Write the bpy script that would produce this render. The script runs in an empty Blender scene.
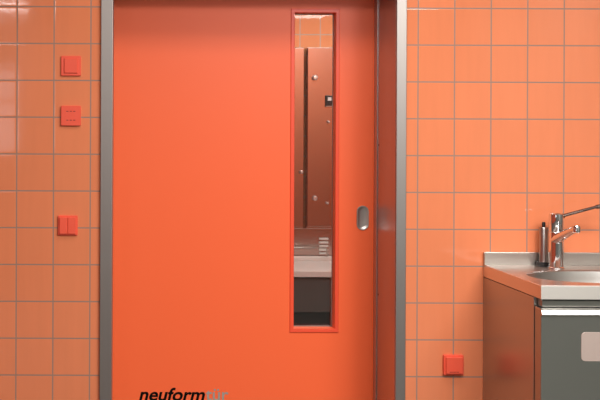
import bpy, bmesh, math, random
from mathutils import Vector, Matrix
random.seed(4)
S = bpy.context.scene
C = S.collection

# ------------------------------------------------ camera, world, lights, exposure
D, F = 4.0, 982.0                 # distance camera-wall, focal length in pixels
VX, VY, CZ = 125.0, 135.0, 1.40   # principal point in the 600x400 frame, eye height
TH = 0.0042                       # slight roll
cam = bpy.data.cameras.new('camera'); co = bpy.data.objects.new('camera', cam); C.objects.link(co)
cam.sensor_width = 36; cam.lens = 36 * F / 600
cam.shift_x = (300 - VX) / 600; cam.shift_y = -(200 - VY) / 600
co.matrix_world = Matrix.Translation((0, -D, CZ)) @ Matrix.Rotation(math.pi / 2, 4, 'X') @ Matrix.Rotation(TH, 4, 'Z')
cam.clip_start = .05
S.camera = co

w = bpy.data.worlds.new('world'); S.world = w; w.use_nodes = True
w.node_tree.nodes['Background'].inputs[0].default_value = (.9, .95, 1, 1)
w.node_tree.nodes['Background'].inputs[1].default_value = 3.0

def area(name, loc, sx, sy, power, col=(1, 1, 1), rot=(0, 0, 0)):
    l = bpy.data.lights.new(name, 'AREA'); l.shape = 'RECTANGLE'; l.size = sx; l.size_y = sy
    l.energy = power; l.color = col
    o = bpy.data.objects.new(name, l); C.objects.link(o); o.location = loc; o.rotation_euler = rot
    return o
area('unseen_ceiling_lamp', (1.0, -2.3, 2.72), 1.6, .5, 42, (1, .99, .97))
area('unseen_ceiling_lamp', (.75, -.95, 2.72), 1.7, .4, 17, (1, .99, .97))  # unseen extra light, added for the soft gradient at the top of the door
area('unseen_ceiling_lamp', (2.2, -2.6, 2.72), 1.2, .8, 80, (1, .99, .97))
area('unseen_ceiling_lamp', (1.5, -4.0, 2.72), 2.0, .6, 80, (1, .99, .97))
area('unseen_ceiling_lamp', (-1.35, -6.2, 2.72), .6, .5, 24, (1, .99, .97))
area('unseen_ceiling_lamp', (1.2, -6.0, 2.72), 2.0, .5, 20, (1, .99, .97))
area('unseen_far_room_lamp', (1.5, 2.35, 2.7), 1.2, .3, 10, (1, .99, .97))  # unseen second light, added to brighten the far tiled wall
area('unseen_far_room_lamp', (1.5, 1.15, 2.7), 1.2, .4, 42, (1, .99, .97))

S.view_settings.view_transform = 'Standard'; S.view_settings.look = 'None'
S.view_settings.gamma = 1; S.view_settings.exposure = 0.24
S.view_settings.use_curve_mapping = False

# ------------------------------------------------ helpers
def P(px, py, y=0.0):
    """world x, z of a photo pixel on the frontal plane at depth y"""
    dx, dy = px - VX, py - VY
    ux, uy = dx + TH * dy, dy - TH * dx
    k = (D + y) / F
    return ux * k, CZ - uy * k

def srgb(r, g, b):
    f = lambda c: (c / 255) / 12.92 if c / 255 <= .04045 else ((c / 255 + .055) / 1.055) ** 2.4
    return (f(r), f(g), f(b), 1)

def mat(name, col, rough=.5, metal=0.0, coat=0.0, spec=.5, noise=None, bump=None, stretch=(1, 1, 1), var=0.0):
    m = bpy.data.materials.new(name); m.use_nodes = True
    nt = m.node_tree; b = nt.nodes['Principled BSDF']
    b.inputs['Base Color'].default_value = col if len(col) == 4 else (*col, 1)
    b.inputs['Roughness'].default_value = rough; b.inputs['Metallic'].default_value = metal
    b.inputs['Coat Weight'].default_value = coat; b.inputs['Specular IOR Level'].default_value = spec
    tc = nt.nodes.new('ShaderNodeTexCoord'); mp = nt.nodes.new('ShaderNodeMapping')
    nt.links.new(tc.outputs['Object'], mp.inputs[0]); mp.inputs['Scale'].default_value = stretch
    if noise:
        n = nt.nodes.new('ShaderNodeTexNoise'); n.inputs['Scale'].default_value = noise; n.inputs['Detail'].default_value = 4
        nt.links.new(mp.outputs[0], n.inputs['Vector'])
        if var:
            r = nt.nodes.new('ShaderNodeMapRange'); r.inputs[3].default_value = max(rough - var, 0); r.inputs[4].default_value = rough + var
            nt.links.new(n.outputs[0], r.inputs[0]); nt.links.new(r.outputs[0], b.inputs['Roughness'])
        if bump:
            bp = nt.nodes.new('ShaderNodeBump'); bp.inputs['Strength'].default_value = bump; bp.inputs['Distance'].default_value = .002
            nt.links.new(n.outputs[0], bp.inputs['Height']); nt.links.new(bp.outputs[0], b.inputs['Normal'])
    return m

def tile_mat(name, axis, u0, z0, du=.15, dz=.1501, col=srgb(222, 129, 88), grout=srgb(142, 118, 104), gw=.0025, axis_v='Z'):
    m = bpy.data.materials.new(name); m.use_nodes = True
    nt = m.node_tree; N = nt.nodes; L = nt.links; b = N['Principled BSDF']
    geo = N.new('ShaderNodeNewGeometry'); sp = N.new('ShaderNodeSeparateXYZ'); L.new(geo.outputs['Position'], sp.inputs[0])
    def mth(op, a, c=None, d=None):
        n = N.new('ShaderNodeMath'); n.operation = op
        for i, v in enumerate((a, c, d)):
            if v is None: continue
            if isinstance(v, (int, float)): n.inputs[i].default_value = v
            else: L.new(v, n.inputs[i])
        return n.outputs[0]
    def cell(s, o, d):
        t = mth('DIVIDE', mth('SUBTRACT', s, o), d)
        fl = mth('FLOOR', t); fr = mth('SUBTRACT', t, fl)
        e = mth('MULTIPLY', mth('MINIMUM', fr, mth('SUBTRACT', 1.0, fr)), d)
        return fl, e
    fu, eu = cell(sp.outputs[axis], u0, du); fv, ev = cell(sp.outputs[axis_v], z0, dz)
    e = mth('MINIMUM', eu, ev)
    mr = N.new('ShaderNodeMapRange'); mr.interpolation_type = 'SMOOTHSTEP'
    L.new(e, mr.inputs[0]); mr.inputs[1].default_value = gw * .8; mr.inputs[2].default_value = gw * 1.25
    cid = N.new('ShaderNodeCombineXYZ'); L.new(fu, cid.inputs[0]); L.new(fv, cid.inputs[1])
    wn = N.new('ShaderNodeTexWhiteNoise'); wn.noise_dimensions = '3D'; L.new(cid.outputs[0], wn.inputs['Vector'])
    # body colour: a little variation between tiles and faint vertical glaze streaks
    tc = N.new('ShaderNodeMapping'); L.new(geo.outputs['Position'], tc.inputs[0]); tc.inputs['Scale'].default_value = (14, 14, 1.5)
    ns = N.new('ShaderNodeTexNoise'); L.new(tc.outputs[0], ns.inputs['Vector']); ns.inputs['Scale'].default_value = 2; ns.inputs['Detail'].default_value = 3
    hsv = N.new('ShaderNodeHueSaturation'); hsv.inputs['Color'].default_value = col
    v = mth('ADD', mth('MULTIPLY', wn.outputs['Value'], .05), mth('MULTIPLY', ns.outputs[0], .10))
    L.new(mth('ADD', v, .925), hsv.inputs['Value'])
    mx = N.new('ShaderNodeMix'); mx.data_type = 'RGBA'
    L.new(mr.outputs[0], mx.inputs['Factor']); mx.inputs['A'].default_value = grout; L.new(hsv.outputs[0], mx.inputs['B'])
    L.new(mx.outputs['Result'], b.inputs['Base Color'])
    r2 = N.new('ShaderNodeMapRange'); L.new(mr.outputs[0], r2.inputs[0]); r2.inputs[3].default_value = .8; r2.inputs[4].default_value = .07
    L.new(r2.outputs[0], b.inputs['Roughness'])
    # relief: sunk joints, softly rounded tile edges, uneven glaze
    pe = N.new('ShaderNodeMapRange'); pe.interpolation_type = 'SMOOTHERSTEP'; L.new(e, pe.inputs[0])
    pe.inputs[1].default_value = gw * .6; pe.inputs[2].default_value = gw * 3.2; pe.inputs[4].default_value = 1
    n2 = N.new('ShaderNodeTexNoise'); L.new(geo.outputs['Position'], n2.inputs['Vector']); n2.inputs['Scale'].default_value = 9; n2.inputs['Detail'].default_value = 2
    bp = N.new('ShaderNodeBump'); bp.inputs['Distance'].default_value = .0015; bp.inputs['Strength'].default_value = .28
    L.new(mth('ADD', mth('MULTIPLY', pe.outputs[0], .4), mth('MULTIPLY', n2.outputs[0], .9)), bp.inputs['Height'])
    L.new(bp.outputs[0], b.inputs['Normal'])
    return m

def add_box(bm, x0, x1, y0, y1, z0, z1, bev=0, seg=2):
    r = bmesh.ops.create_cube(bm, size=1.0)
    vs = r['verts']
    for v in vs:
        v.co = Vector(((x0 + x1) / 2 + v.co.x * (x1 - x0), (y0 + y1) / 2 + v.co.y * (y1 - y0), (z0 + z1) / 2 + v.co.z * (z1 - z0)))
    if bev:
        es = list({e for v in vs for e in v.link_edges})
        bmesh.ops.bevel(bm, geom=es, offset=bev, segments=seg, affect='EDGES', profile=.5)

def add_lathe(bm, prof, c, seg=32, axis='Z', cap=True):
    """prof: (radius, height) pairs; axis Z or Y"""
    rings = []
    for r, h in prof:
        ring = []
        for i in range(seg):
            a = 2 * math.pi * i / seg
            p = Vector((r * math.cos(a), r * math.sin(a), h)) if axis == 'Z' else Vector((r * math.cos(a), -h, r * math.sin(a)))
            ring.append(bm.verts.new(Vector(c) + p))
        rings.append(ring)
    for a, b in zip(rings, rings[1:]):
        for i in range(seg): bm.faces.new((a[i], a[(i + 1) % seg], b[(i + 1) % seg], b[i]))
    if cap: bm.faces.new(rings[0][::-1]); bm.faces.new(rings[-1])

def add_tube(bm, pts, radii, seg=14, sx=1.0, sz=1.0):
    pts = [Vector(p) for p in pts]; rings = []
    if not isinstance(radii, (list, tuple)): radii = [radii] * len(pts)
    for k, p in enumerate(pts):
        t = (pts[min(k + 1, len(pts) - 1)] - pts[max(k - 1, 0)]).normalized()
        u = t.cross(Vector((0, 1, 0)));
        if u.length < .1: u = t.cross(Vector((1, 0, 0)))
        u.normalize(); v = t.cross(u).normalized()
        rings.append([bm.verts.new(p + u * math.cos(2 * math.pi * i / seg) * radii[k] * sz + v * math.sin(2 * math.pi * i / seg) * radii[k] * sx) for i in range(seg)])
    for a, b in zip(rings, rings[1:]):
        for i in range(seg): bm.faces.new((a[i], a[(i + 1) % seg], b[(i + 1) % seg], b[i]))
    bm.faces.new(rings[0][::-1]); bm.faces.new(rings[-1])

def rrect(x0, x1, z0, z1, r, n=6):
    pts = []
    for cx, cz, a0 in ((x1 - r, z1 - r, 0), (x0 + r, z1 - r, 90), (x0 + r, z0 + r, 180), (x1 - r, z0 + r, 270)):
        for i in range(n + 1):
            a = math.radians(a0 + 90 * i / n); pts.append((cx + r * math.cos(a), cz + r * math.sin(a)))
    return pts

def add_loops(bm, loops, cap0=True, cap1=True):
    """loops: list of lists of 3D points, all the same length"""
    rings = [[bm.verts.new(p) for p in l] for l in loops]; n = len(rings[0])
    for a, b in zip(rings, rings[1:]):
        for i in range(n): bm.faces.new((a[i], a[(i + 1) % n], b[(i + 1) % n], b[i]))
    if cap0: bm.faces.new(rings[0][::-1])
    if cap1: bm.faces.new(rings[-1])

def obj(name, bm, m, parent=None, smooth=False, **props):
    bmesh.ops.recalc_face_normals(bm, faces=bm.faces)
    me = bpy.data.meshes.new(name); bm.to_mesh(me); bm.free()
    for mm in (m if isinstance(m, (list, tuple)) else [m]): me.materials.append(mm)
    o = bpy.data.objects.new(name, me); C.objects.link(o)
    if parent: o.parent = parent; o.matrix_parent_inverse = parent_inv(parent)
    if smooth:
        me.polygons.foreach_set('use_smooth', [True] * len(me.polygons))
        for e in me.edges: pass
        me.update()
        try: me.set_sharp_from_angle(angle=math.radians(35))
        except Exception: pass
    for k, v in props.items(): o[k] = v
    return o

def parent_inv(p):
    m = Matrix.Identity(4); q = p
    chain = []
    while q: chain.append(q); q = q.parent
    for q in reversed(chain): m = m @ q.matrix_parent_inverse @ Matrix.Translation(q.location)
    return m.inverted()

def thing(name, loc, label=None, cat=None, **props):
    o = bpy.data.objects.new(name, None); C.objects.link(o); o.location = loc; o.empty_display_size = .1
    if label: o['label'] = label
    if cat: o['category'] = cat
    for k, v in props.items(): o[k] = v
    return o

def box(name, m, parent, *a, bev=0, **props):
    bm = bmesh.new(); add_box(bm, *a, bev=bev); return obj(name, bm, m, parent, **props)

# ------------------------------------------------ materials
T_L = tile_mat('orange_tile_left', 'X', -.2905, 1.321)
T_R = tile_mat('orange_tile_right', 'X', 1.1926, 1.321, du=.1487)
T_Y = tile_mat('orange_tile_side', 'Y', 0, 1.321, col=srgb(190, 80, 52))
T_FAR = tile_mat('orange_tile_far', 'X', 0, 0, col=srgb(238, 140, 100))
steel = mat('brushed_steel', srgb(176, 170, 166), .30, 1)
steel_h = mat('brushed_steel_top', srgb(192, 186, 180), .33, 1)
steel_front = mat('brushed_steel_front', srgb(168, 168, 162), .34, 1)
steel_dark = mat('satin_steel', srgb(150, 148, 144), .38, 1)
far_steel = mat('polished_steel', srgb(188, 172, 166), .2, 1)
enamel = mat('pale_enamel', srgb(222, 214, 208), .4)
frame_steel = mat('frame_steel', srgb(158, 150, 145), .46, 1)
bench_grey = mat('bench_grey', srgb(80, 75, 72), .4)
reveal_steel = mat('reveal_steel', srgb(188, 190, 192), .34, 1)
pull_m = mat('pull_steel', srgb(190, 184, 178), .4, 1)
steel_slab_lit = mat('brushed_steel_slab_lit', srgb(228, 222, 214), .55, 1)  # slab steel again, the front edge's brighter light put into its colour
lever_m = mat('dark_chrome', srgb(98, 84, 78), .2, 1)
knob_m = mat('satin_chrome', srgb(240, 240, 240), .3, .8)
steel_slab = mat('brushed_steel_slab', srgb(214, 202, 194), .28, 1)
chrome = mat('chrome', srgb(235, 235, 236), .06, 1)
door_red = mat('door_lacquer', srgb(248, 103, 55), .42, 0, spec=.45, noise=260, bump=.08)
bead_red = mat('bead_lacquer', srgb(238, 80, 48), .38, 0)
switch_red = mat('switch_plastic', srgb(232, 88, 62), .4, 0)
switch_line = mat('switch_marking', srgb(120, 25, 18), .6)
black = mat('black_plastic', srgb(26, 25, 26), .4)
letter_black = mat('black_vinyl', srgb(5, 5, 5), .6, spec=.1)
letter_grey = mat('grey_vinyl', srgb(150, 146, 138), .5)
plaster = mat('grey_plaster', srgb(108, 110, 104), .8, noise=8, bump=.1)
white = mat('white_paint', srgb(225, 225, 220), .8)
floor_m = mat('grey_floor', srgb(84, 85, 80), .45, noise=30, bump=.05)
floor_d = mat('dark_floor', srgb(60, 56, 55), .4)
panel_plate = mat('matt_plate', srgb(196, 176, 166), .55, .6)
display = mat('display_white', srgb(220, 222, 220), .3)
glass = bpy.data.materials.new('clear_glass'); glass.use_nodes = True
nt = glass.node_tree; nt.nodes.clear()
g_o = nt.nodes.new('ShaderNodeOutputMaterial'); g_m = nt.nodes.new('ShaderNodeMixShader')
g_t = nt.nodes.new('ShaderNodeBsdfTransparent'); g_t.inputs[0].default_value = (.93, .96, .95, 1)
g_g = nt.nodes.new('ShaderNodeBsdfGlossy'); g_g.inputs['Roughness'].default_value = .01
g_f = nt.nodes.new('ShaderNodeFresnel'); g_f.inputs[0].default_value = 1.5
nt.links.new(g_f.outputs[0], g_m.inputs[0]); nt.links.new(g_t.outputs[0], g_m.inputs[1]); nt.links.new(g_g.outputs[0], g_m.inputs[2])
nt.links.new(g_m.outputs[0], g_o.inputs[0])

# ------------------------------------------------ the room
XL, XR, YB, ZC = -2.3, 3.0, -6.8, 2.75
JL, _ = P(112.3, 200); JR, _ = P(395.2, 200)     # clear opening between the jambs
HZ = 2.062                                       # underside of the head
RY = .336                                        # depth at which the leaf stands
bm = bmesh.new()
add_box(bm, XL, JL - .012, 0, .30, 0, ZC)
nl = len(bm.faces)
add_box(bm, JR + .012, XR, 0, .30, 0, ZC)
nr = len(bm.faces)
add_box(bm, JL - .012, JR + .012, 0, .30, HZ + .012, ZC)
bm.faces.ensure_lookup_table()
for i in range(nl, len(bm.faces)): bm.faces[i].material_index = 1
obj('wall_front', bm, [T_L, T_R], kind='structure', label='orange tiled wall around the red sliding door', category='wall')
box('floor', floor_m, None, XL, XR, YB, .44, -.1, 0, kind='structure', label='grey floor of the washroom, below the frame', category='floor')
box('ceiling', white, None, XL, XR, YB, .44, ZC, ZC + .1, kind='structure', label='white ceiling of the washroom, above the frame', category='ceiling')
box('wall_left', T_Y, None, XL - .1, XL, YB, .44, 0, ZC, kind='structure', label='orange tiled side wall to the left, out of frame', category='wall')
box('wall_right', plaster, None, XR, XR + .1, YB, .44, 0, ZC, kind='structure', label='grey side wall to the right, out of frame', category='wall')
bm = bmesh.new()      # rear wall with a window opening
wx0, wx1, wz0, wz1 = -2.15, -1.15, 1.15, 2.2
add_box(bm, XL, wx0, YB - .1, YB, 0, ZC); add_box(bm, wx1, XR, YB - .1, YB, 0, ZC)
add_box(bm, wx0, wx1, YB - .1, YB, 0, wz0); add_box(bm, wx0, wx1, YB - .1, YB, wz1, ZC)
obj('wall_back', bm, plaster, kind='structure', label='grey wall behind the camera', category='wall')
wr = thing('window_1', (0, YB, wz0), 'window in the wall behind the camera', 'window', kind='structure')
bm = bmesh.new()
for a in ((wx0, wx0 + .05, wz0, wz1), (wx1 - .05, wx1, wz0, wz1), (wx0, wx1, wz0, wz0 + .05), (wx0, wx1, wz1 - .05, wz1), (wx0, wx1, 1.75, 1.80)):
    add_box(bm, a[0], a[1], YB - .07, YB - .02, a[2], a[3])
obj('window_frame', bm, steel_dark, wr)
box('pane', glass, wr, wx0 + .04, wx1 - .04, YB - .048, YB - .042, wz0 + .04, wz1 - .04)

# partition behind the pocket and the room beyond
FX0, FX1, FY = -1.0, 3.4, 3.27
bm = bmesh.new()
add_box(bm, FX0, JL + .05, .425, .50, 0, ZC); add_box(bm, JR + .001, FX1, .425, .50, 0, ZC); add_box(bm, JL + .05, JR + .001, .425, .50, HZ, ZC)
obj('wall_pocket', bm, T_FAR, kind='structure', label='rear leaf of the wall behind the sliding door', category='wall')
bm = bmesh.new(); add_box(bm, FX0 - .1, FX1 + .1, FY, FY + .1, 0, ZC)
gx, gz = P(320.3, 34.7, FY)
T_FAR2 = tile_mat('orange_tile_far_wall', 'X', gx, gz, du=.1503, col=srgb(250, 168, 120), grout=srgb(205, 190, 178), gw=.0035)
obj('wall_far', bm, T_FAR2, kind='structure', label='orange tiled wall of the room seen through the door glass', category='wall')
box('floor_far', floor_d, None, FX0, FX1, .44, FY, -.1, 0, kind='structure', label='dark floor of the room beyond the door', category='floor')
box('ceiling_far', white, None, FX0, FX1, .50, FY, ZC, ZC + .1, kind='structure', label='ceiling of the room beyond the door', category='ceiling')
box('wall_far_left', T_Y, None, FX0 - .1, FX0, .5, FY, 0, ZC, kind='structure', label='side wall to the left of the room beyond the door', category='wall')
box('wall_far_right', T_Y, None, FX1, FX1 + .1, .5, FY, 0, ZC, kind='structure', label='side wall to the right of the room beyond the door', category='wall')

# ------------------------------------------------ sliding door
dr = thing('door_1', ((JL + JR) / 2, RY, 0), 'orange-red sliding door with a tall narrow glass slot in a steel frame', 'door', kind='structure')
LT = .07                                        # thickness of the leaf
ox0, oz1 = P(294.7, 12.6, RY); ox1, oz0 = P(334.6, 328.8, RY)
lx0, lx1, lz0, lz1 = JL - .10, JR - .002, .008, HZ + .02
bm = bmesh.new()                                # one slab with a slot: outer and inner loop on both faces
def ring(y, a, b, c, d): return [bm.verts.new(p) for p in ((a, y, c), (b, y, c), (b, y, d), (a, y, d))]
of, inf = ring(RY, lx0, lx1, lz0, lz1), ring(RY, ox0, ox1, oz0, oz1)
ob, inb = ring(RY + LT, lx0, lx1, lz0, lz1), ring(RY + LT, ox0, ox1, oz0, oz1)
for a, b in ((of, inf), (inf, inb), (inb, ob), (ob, of)):
    for i in range(4): bm.faces.new((a[i], a[(i + 1) % 4], b[(i + 1) % 4], b[i]))
leaf = obj('door_leaf', bm, door_red, dr)
# glazing bead: a raised frame around the slot with chamfered edges
def frame_bm(x0, x1, z0, z1, wd, y_face, y_back, ch=.002):
    bm = bmesh.new()
    def L(d, y): return [(x0 - d, y, z0 - d), (x1 + d, y, z0 - d), (x1 + d, y, z1 + d), (x0 - d, y, z1 + d)]
    add_loops(bm, [L(0, y_back), L(0, y_face + ch), L(ch, y_face), L(wd - ch, y_face), L(wd, y_face + ch), L(wd, y_back)], cap0=False, cap1=False)
    return bm
obj('glazing_bead', frame_bm(ox0 + .0005, ox1 - .0005, oz0 + .0005, oz1 - .0005, .017, RY - .005, RY), bead_red, dr)
gl = box('glass_pane', glass, dr, ox0, ox1, RY + .054, RY + .060, oz0, oz1)
obj('glass_seal', frame_bm(ox0 + .0035, ox1 - .0035, oz0 + .0035, oz1 - .0035, .0034, RY + .048, RY + .054, .0008), steel, gl)

# flush pull: oval steel rim with a hollow cup (a shallow bowl set on the leaf)
hx0, hz1 = P(356.6, 205.6, RY); hx1, hz0 = P(368.6, 230.2, RY)
def oval(ins, y): return [(x, y, z) for x, z in rrect(hx0 + ins, hx1 - ins, hz0 + ins, hz1 - ins, (hx1 - hx0) / 2 - ins - .0005, 8)]
bm = bmesh.new()
add_loops(bm, [oval(0, RY), oval(0, RY - .003), oval(.0015, RY - .0045), oval(.006, RY - .0045), oval(.0085, RY - .003)], cap0=False, cap1=False)
pull = obj('flush_pull', bm, pull_m, dr, smooth=True)
bm = bmesh.new()
add_loops(bm, [oval(.0083, RY - .003), oval(.011, RY - .0016), oval(.015, RY - .001)], cap0=False, cap1=True)
obj('pull_cup', bm, mat('satin_steel_cup', srgb(205, 195, 188), .33, 1), pull, smooth=True)

# lettering on the leaf
def text_mesh(txt, name, m, px0, px1, py_base, py_x, shear, off, parent, xh_ref):
    cu = bpy.data.curves.new('t', 'FONT'); cu.body = txt; cu.size = 1; cu.offset = off; cu.extrude = .01; cu.resolution_u = 6
    o = bpy.data.objects.new('t', cu); C.objects.link(o)
    bpy.context.view_layer.update()
    me = bpy.data.meshes.new_from_object(o.evaluated_get(bpy.context.evaluated_depsgraph_get()))
    bpy.data.objects.remove(o)
    xs = [v.co.x + shear * v.co.y for v in me.vertices]; a, b = min(xs), max(xs)
    X0, Z0 = P(px0, py_base, RY); X1, _ = P(px1, py_base, RY); _, Z1 = P(px0, py_x, RY)
    sx = (X1 - X0) / (b - a); sz = (Z1 - Z0) / xh_ref
    for v in me.vertices:
        x = v.co.x + shear * v.co.y; y = v.co.y; z = v.co.z
        v.co = Vector((X0 + (x - a) * sx, RY - .0004 - (.0004 if z > 0 else 0), Z0 + y * sz))
    me.materials.append(m); me.name = name
    o = bpy.data.objects.new(name, me); C.objects.link(o); o.parent = parent; o.matrix_parent_inverse = parent_inv(parent)
    return o
tb = text_mesh('neuform', 'lettering', letter_black, 139.0, 205.0, 400.3, 391.0, .22, .025, dr, .52)
tb['label'] = 'black slanted lettering'
tg = text_mesh('tür', 'lettering', letter_grey, 205.6, 228.4, 400.3, 391.0, 0, .012, dr, .52)
tg['label'] = 'grey upright lettering'

# steel frame: lining plus face strips
bm = bmesh.new()
fl0, _ = P(100.3, 200); fr1, _ = P(405.3, 200)
add_box(bm, fl0, JL, -.014, .002, 0, HZ + .045, bev=.002)
add_box(bm, JL - .012, JL, .002, RY - .006, 0, HZ)
obj('door_frame', bm, frame_steel, dr, label='left steel upright')
bm = bmesh.new()
add_box(bm, JR, fr1, -.014, .002, 0, HZ + .045, bev=.002)
right = obj('door_frame', bm, frame_steel, dr, label='right steel upright')
box('reveal_lining', reveal_steel, right, JR, JR + .011, .0025, RY + LT + .015, 0, HZ, bev=.001)
bm = bmesh.new()
add_box(bm, JR - .0035, JR, RY - .055, RY - .004, 0, HZ, bev=.0012)
obj('seal_strip', bm, reveal_steel, right)
for py in (145, 294.5):
    X = JR; d = RY - .075; _, z = P(380, py, d)
    bm = bmesh.new()
    add_lathe(bm, [(.0045, 0), (.0045, .001)], (0, 0, 0), 12)
    bmesh.ops.transform(bm, matrix=Matrix.Translation((JR, d, z)) @ Matrix.Rotation(-math.pi / 2, 4, 'Y'), verts=bm.verts)
    obj('screw', bm, black, right)
bm = bmesh.new()
add_box(bm, JL, JR, -.014, .002, HZ, HZ + .045, bev=.002)
add_box(bm, JL, JR, .002, RY - .006, HZ, HZ + .012)
obj('door_frame', bm, frame_steel, dr, label='steel head over the opening')

# ------------------------------------------------ switches and the outlet on the tiles
def plate(bm, x0, x1, z0, z1, y, t, r=.004, ch=.0018):
    add_loops(bm, [[(x, y, z) for x, z in rrect(x0, x1, z0, z1, r, 4)],
                   [(x, y - t + ch, z) for x, z in rrect(x0, x1, z0, z1, r, 4)],
                   [(x, y - t, z) for x, z in rrect(x0 + ch, x1 - ch, z0 + ch, z1 - ch, max(r - ch, .0005), 4)]])
def switch_root(name, px, py, label, cat, depth):
    x, z = P(px, py); return thing(name, (x, 0, z), label, cat), x, z
hs = .0405
# upper switch: stepped frame with one rocker
r, x, z = switch_root('light_switch', 71.0, 66.0, 'square red switch with one raised rocker, topmost of three left of the door', 'light switch', 0)
bm = bmesh.new(); plate(bm, x - hs, x + hs, z - hs, z + hs, 0, .008); obj('cover_plate', bm, switch_red, r)
bm = bmesh.new(); plate(bm, x - .028, x + .028, z - .030, z + .030, -.008, .0045, .003, .0025); obj('rocker', bm, switch_red, r)
# middle: flat plate with two rows of small engraved marks
r, x, z = switch_root('control_plate', 71.0, 115.8, 'flat square red plate with two rows of small dark marks, left of the door', 'switch plate', 0)
bm = bmesh.new(); plate(bm, x - hs, x + hs, z - hs, z + hs, 0, .011); cp = obj('cover_plate', bm, switch_red, r)
for rz in (.018, -.018):
    for rx in (-.014, 0, .014): box('marking', switch_line, cp, x + rx - .0042, x + rx + .0042, -.0116, -.011, z + rz - .0014, z + rz + .0014)
# lower: double rocker
r, x, z = switch_root('light_switch', 67.8, 225.4, 'square red switch with two upright rockers, lowest of three left of the door', 'light switch', 0)
bm = bmesh.new(); plate(bm, x - hs, x + hs, z - hs, z + hs, 0, .008); obj('cover_plate', bm, switch_red, r)
for a, b in ((-.034, -.0005), (.0005, .034)):
    bm = bmesh.new(); plate(bm, x + a, x + b, z - .034, z + .034, -.008, .007, .002, .0018); obj('rocker', bm, switch_red, r)
# outlet by the sink cabinet
r, x, z = switch_root('power_outlet', 452.6, 364.4, 'square red power outlet with a closed hinged lid, beside the steel wash unit', 'outlet', 0)
bm = bmesh.new(); plate(bm, x - .0405, x + .0405, z - .0405, z + .0405, 0, .016); obj('cover_plate', bm, switch_red, r)
bm = bmesh.new(); plate(bm, x - .033, x + .035, z - .034, z + .034, -.016, .008, .003, .002); lid = obj('lid', bm, switch_red, r)
for k in range(7): box('marking', switch_line, lid, x - .019 + k * .0055, x - .0155 + k * .0055, -.0244, -.024, z - .0275, z - .0245)

# ------------------------------------------------ wash unit
CX0, _ = P(482.9, 270); CX1 = 2.25
CT = CZ - (264.5 - VY - TH * 358) / F * D
SL = .048; CFY = -.56
# cabinet
cab = thing('sink_cabinet', ((CX0 + CX1) / 2, -.27, 0), 'brushed steel cabinet under the washbasin worktop, right of the door', 'cabinet')
bt = CT - SL
bm = bmesh.new()
add_box(bm, CX0 + .0005, CX0 + .02, -.498, -.002, .10, bt - .003, bev=.0012)
add_box(bm, CX1 - .02, CX1, -.498, -.002, .10, bt - .003, bev=.0012)
add_box(bm, CX0 + .02, CX1 - .02, -.02, -.002, .10, bt - .003)
add_box(bm, CX0 + .02, CX1 - .02, -.498, -.02, .10, .12)
obj('cabinet_body', bm, steel, cab)
box('plinth', black, cab, CX0 + .03, CX1 - .03, -.44, -.03, 0, .10)
box('top_rail', steel_front, cab, CX0 + .012, CX1, -.538, -.499, bt - .030, bt - .006, bev=.003)
dt = CT - (309.3 - 285.5) / F * (D + CFY) + .0   # top of the door front
dfx = CX0 + .002
bm = bmesh.new(); add_box(bm, dfx, CX1 - .002, -.556, -.503, .105, dt - .004, bev=.0015)
front = obj('cabinet_door', bm, steel_front, cab)
# folded grip along the upper edge of the door
bm = bmesh.new()
prof = [(-.503, dt - .004), (-.503, dt + .002), (-.544, dt + .002), (-.558, dt - .003), (-.566, dt - .017), (-.565, dt - .0215), (-.5562, dt - .0225), (-.5562, dt - .006)]
add_loops(bm, [[(dfx, y, z) for y, z in prof], [(CX1 - .002, y, z) for y, z in prof]])
obj('grip_edge', bm, steel_h, front)
bx0, bz1 = P(581.3, 332.3, -.557); _, bz0 = P(581.3, 361.3, -.557)
bm = bmesh.new(); plate(bm, bx0, bx0 + .165, bz0, bz1, -.556, .0018, .014, .0006)
obj('plate', bm, panel_plate, front, label='light matt plate with rounded corners')

# worktop with basin
top = thing('washbasin_worktop', ((CX0 + CX1) / 2, -.27, CT), 'steel worktop with upstand and a sunk oval basin under the mixer tap', 'worktop')
bcx, bcy, ba, bb = 1.785, -.332, .272, .168
NB = 64
bm = bmesh.new()
def sup(a, b, z, n=2.25):
    out = []
    for i in range(NB):
        t = 2 * math.pi * (i + .5) / NB; c, s = math.cos(t), math.sin(t)
        out.append((bcx + a * math.copysign(abs(c) ** (2 / n), c), bcy + b * math.copysign(abs(s) ** (2 / n), s), z))
    return out
def rect_loop(z, e=0):
    out = []
    x0, x1, y0, y1 = CX0 + e, CX1 - e, CFY + e, -.003 - e
    for i in range(NB):
        t = 2 * math.pi * (i + .5) / NB; c, s = math.cos(t), math.sin(t)
        k = min(((x1 - bcx) if c > 0 else (bcx - x0)) / max(abs(c), 1e-6), ((y1 - bcy) if s > 0 else (bcy - y0)) / max(abs(s), 1e-6))
        out.append([bcx + c * k, bcy + s * k, z])
    # snap nearest point to each corner
    for X in (x0, x1):
        for Y in (y0, y1):
            j = min(range(NB), key=lambda q: (out[q][0] - X) ** 2 + (out[q][1] - Y) ** 2); out[j][0] = X; out[j][1] = Y
    return [tuple(p) for p in out]
add_loops(bm, [rect_loop(CT - SL), rect_loop(CT - .002), rect_loop(CT, .002), sup(ba, bb, CT)], cap0=False, cap1=False)
slab = obj('slab', bm, [steel_slab, steel_slab_lit], top)
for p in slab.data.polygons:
    if p.normal.y < -.6: p.material_index = 1  # front faces take the lit copy of the slab steel
bm = bmesh.new()
add_loops(bm, [sup(ba, bb, CT), sup(ba - .004, bb - .004, CT - .003), sup(ba - .012, bb - .010, CT - .03), sup(ba - .03, bb - .022, CT - .10), sup(ba - .06, bb - .045, CT - .135), sup(ba - .12, bb - .08, CT - .148), sup(.03, .03, CT - .152)], cap0=False)
obj('basin', bm, steel_h, top, smooth=True)
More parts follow.
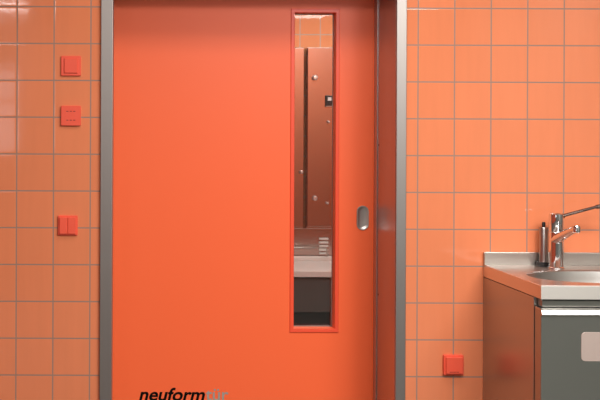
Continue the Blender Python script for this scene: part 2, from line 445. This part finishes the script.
bm = bmesh.new(); add_lathe(bm, [(.026, 0), (.026, .003), (.012, .004)], (bcx, bcy, CT - .1515), 24); obj('drain', bm, chrome, top)
box('upstand', steel_h, top, CX0, CX1, -.016, -.002, CT, CT + .0515, bev=.0015)

# ------------------------------------------------ mixer tap
fy = -.105
k = (D + fy) / F
def Q(px, py, y=fy): x, z = P(px, py, y); return Vector((x, y, z))
bx = Q(556.0, 250).x
R = .0272
tap = thing('mixer_tap', (bx, fy, CT), 'chrome single lever mixer tap with a long medical lever, at the back of the basin', 'tap')
z = lambda py: Q(556, py).z
bm = bmesh.new()
add_lathe(bm, [(R + .004, 0), (R + .004, .004), (R, .007), (R * .98, z(240) - CT), (R * .98, z(232.5) - CT)], (bx, fy, CT), 40)
obj('tap_body', bm, chrome, tap, smooth=True)
bm = bmesh.new()
add_lathe(bm, [(R * .9, z(232.5)), (R * 1.0, z(231.5)), (R * 1.02, z(216)), (R * .98, z(214)), (R * .8, z(213)), (.004, z(212.7))], (bx, fy, 0), 40)
cap = obj('tap_head', bm, chrome, tap, smooth=True)
bm = bmesh.new()
e = Q(576.3, 229.0, fy - .12)
p0 = Vector((bx - .004, fy - .004, z(240))); p3 = Vector((e.x, fy - .12, e.z))
pts = [p0 + (p3 - p0) * t + Vector((0, 0, .010 * math.sin(math.pi * t) * .3)) for t in [i / 10 for i in range(11)]]
add_tube(bm, pts, [.0225 - .0105 * (i / 10) ** .8 for i in range(11)], 20)
spout = obj('spout', bm, chrome, tap, smooth=True)
bm = bmesh.new()
add_lathe(bm, [(.012, -.014), (.0155, -.012), (.0155, .006), (.013, .0125), (.006, .0135)], (p3.x, p3.y, p3.z), 24)
obj('aerator', bm, chrome, spout, smooth=True)
bm = bmesh.new()
a, b = Q(561, 216.3), Q(595, 207.2, fy - .03); c = Q(608, 205.0, fy - .04)
add_tube(bm, [a, a + (b - a) * .08, a + (b - a) * .1, b, b + (c - b) * .12, c], [.013, .012, .0075, .0068, .010, .0105], 14, sx=1.2, sz=.85)
obj('lever', bm, lever_m, tap, smooth=True)

# ------------------------------------------------ soap dispenser beside the tap
sy = -.043
q0, q1 = Q(539.4, 240, sy), Q(547.8, 240, sy)
sr = (q1.x - q0.x) / 2; sx_ = (q0.x + q1.x) / 2
soap = thing('soap_dispenser', (sx_, sy, CT), 'slim steel soap dispenser cylinder with a black cap, left of the tap', 'soap dispenser')
zz = lambda py: Q(543, py, sy).z
bm = bmesh.new(); add_box(bm, sx_ - sr - .006, sx_ + sr + .001, sy - .021, sy + .021, CT + .0003, zz(261.8), bev=.002); obj('base', bm, black, soap)
bm = bmesh.new(); add_lathe(bm, [(sr, zz(261.8)), (sr, zz(228)), (sr * .9, zz(227))], (sx_, sy, 0), 32); obj('cylinder', bm, steel, soap, smooth=True)
bm = bmesh.new(); add_lathe(bm, [(sr * .42, zz(227)), (sr * .42, zz(223)), (sr * .3, zz(222))], (sx_, sy, 0), 20); obj('cap', bm, black, soap, smooth=True)

# ------------------------------------------------ room seen through the glass
CY = 3.1                                        # front of the tall cabinets
def far_cab(px0, px1, label, knobs, frame_dark):
    x0, zt = P(px0, 47, CY); x1, _ = P(px1, 47, CY); _, zb = P(px0, 229, CY)
    r = thing('tall_steel_cabinet', ((x0 + x1) / 2, CY + .15, zb), label, 'cabinet', group=None) if False else thing('tall_steel_cabinet', ((x0 + x1) / 2, CY + .15, zb), label, 'cabinet')
    bm = bmesh.new(); add_box(bm, x0, x1, CY + .02, FY - .001, zb, zt, bev=.003); obj('cabinet_body', bm, far_steel, r)
    bm = bmesh.new(); add_box(bm, x0 + .004, x1 - .004, CY, CY + .019, zb + .015, zt - .006, bev=.002); dd = obj('cabinet_door', bm, far_steel, r)
    for kx, ky, kr in knobs:
        x, z = P(kx, ky, CY); bm = bmesh.new()
        add_lathe(bm, [(kr * .55, 0), (kr * .5, .012), (kr, .017), (kr, .027), (kr * .7, .033), (.001, .034)], (x, CY, z), 20, axis='Y'); obj('knob', bm, knob_m, dd, smooth=True)
    return r, dd
far_cab(262, 304.6, 'steel cabinet at the left edge of the door glass, in the room beyond', [(301, 172, .012)], 0)
rc, dd = far_cab(307.4, 352, 'wide steel cabinet with round knobs seen through the door glass', [(314.7, 77.6, .019), (314.5, 198, .017), (328.2, 122, .009), (327, 203, .008)], 0)
x0, z1 = P(325.2, 95.5, CY); x1, z0 = P(333, 107, CY)
tm = thing('wall_controller', ((x0 + x1) / 2, CY, (z0 + z1) / 2), 'small black controller with a white display on the steel cabinet behind the glass', 'controller')
bm = bmesh.new(); add_box(bm, x0, x1, CY - .015, CY - .0005, z0, z1, bev=.002); obj('housing', bm, black, tm)
u0, v1 = P(327.3, 97.3, CY); u1, v0 = P(331, 100.8, CY)
box('screen', display, tm, u0, u1, CY - .0165, CY - .0151, v0, v1)
box('bottom_strip', steel, tm, x0, x1, CY - .0165, CY - .0151, z0 + .001, z0 + .008)

# low steel sluice bench
BY1 = FY - .005
bh = CZ - (271.5 - VY - TH * 190) / F * (D + 2.35)
BY0 = 2.35
x0, _ = P(262, 272, BY0); x1, _ = P(400, 272, BY0); xe, _ = P(331.2, 290, BY0)
bn = thing('steel_sink_bench', ((x0 + x1) / 2, (BY0 + BY1) / 2, 0), 'low steel sink bench on a dark base, seen through the lower door glass', 'sink bench')
bm = bmesh.new()
lip = lambda i, z, s=0: [(x0 + i, BY0 + i, z), (x1 - i, BY0 + i, z), (x1 - i, BY1 - i - s, z), (x0 + i, BY1 - i - s, z)]
add_loops(bm, [lip(0, bh - .036), lip(0, bh), lip(.03, bh), lip(.04, bh - .01), lip(.06, bh - .14)])
obj('trough', bm, enamel, bn)
box('back_ledge', enamel, bn, x0 + .07, x1 - .07, BY1 - .10, BY1 - .061, bh - .04, bh - .002, bev=.006)
_, zl = P(300, 312.5, BY0)
box('front_panel', bench_grey, bn, x0 + .01, xe, BY0 + .012, BY0 + .03, zl, bh - .042, bev=.002)
box('side_frame', enamel, bn, xe + .001, xe + .012, BY0 + .004, BY0 + .03, 0, bh - .038)
box('front_panel', bench_grey, bn, xe + .013, x1, BY0 + .03, BY0 + .045, zl, bh - .042)
box('base', black, bn, x0 + .02, x1 - .02, BY0 + .12, BY1 - .02, 0, bh - .07)
# splash panel between bench and cabinets, with louvre slits
x0, _ = P(262, 240, 3.1); x1, _ = P(352, 240, 3.1); _, zt = P(300, 229, CY)
sp = box('splash_panel', far_steel, None, x0, x1, 3.2, FY - .002, bh + .001, zt - .001, label='steel splash panel between the bench and the cabinets, seen through the glass', category='panel')
# wall rail
ya = 3.12
a, b = P(280, 247.6, ya), P(327, 247.6, ya)
rl = thing('grab_rail', ((a[0] + b[0]) / 2, ya, a[1]), 'horizontal steel rail bent down at its end, above the bench behind the glass', 'rail')
bm = bmesh.new(); add_tube(bm, [(a[0], 3.2, a[1]), (a[0], ya + .02, a[1]), (a[0] + .02, ya, a[1]), (b[0] - .01, ya, b[1]), (b[0], ya, b[1] - .01), (b[0], ya, bh + .002)], .006, 10)
obj('rail', bm, steel_h, rl, smooth=True)
g = thing('vent_grille', (P(324, 246, 3.19)[0], 3.19, P(324, 246, 3.19)[1]), 'small grille of pale slats above the right of the bench behind the glass', 'grille')
for i in range(5):
    py = 238.6 + i * 3.7; a, b = P(319.5, py, 3.18), P(328.3, py, 3.18)
    box('slat', white, g, a[0], b[0], 3.18, 3.1995, a[1] - .008, a[1] + .006)
bpy.context.view_layer.update()
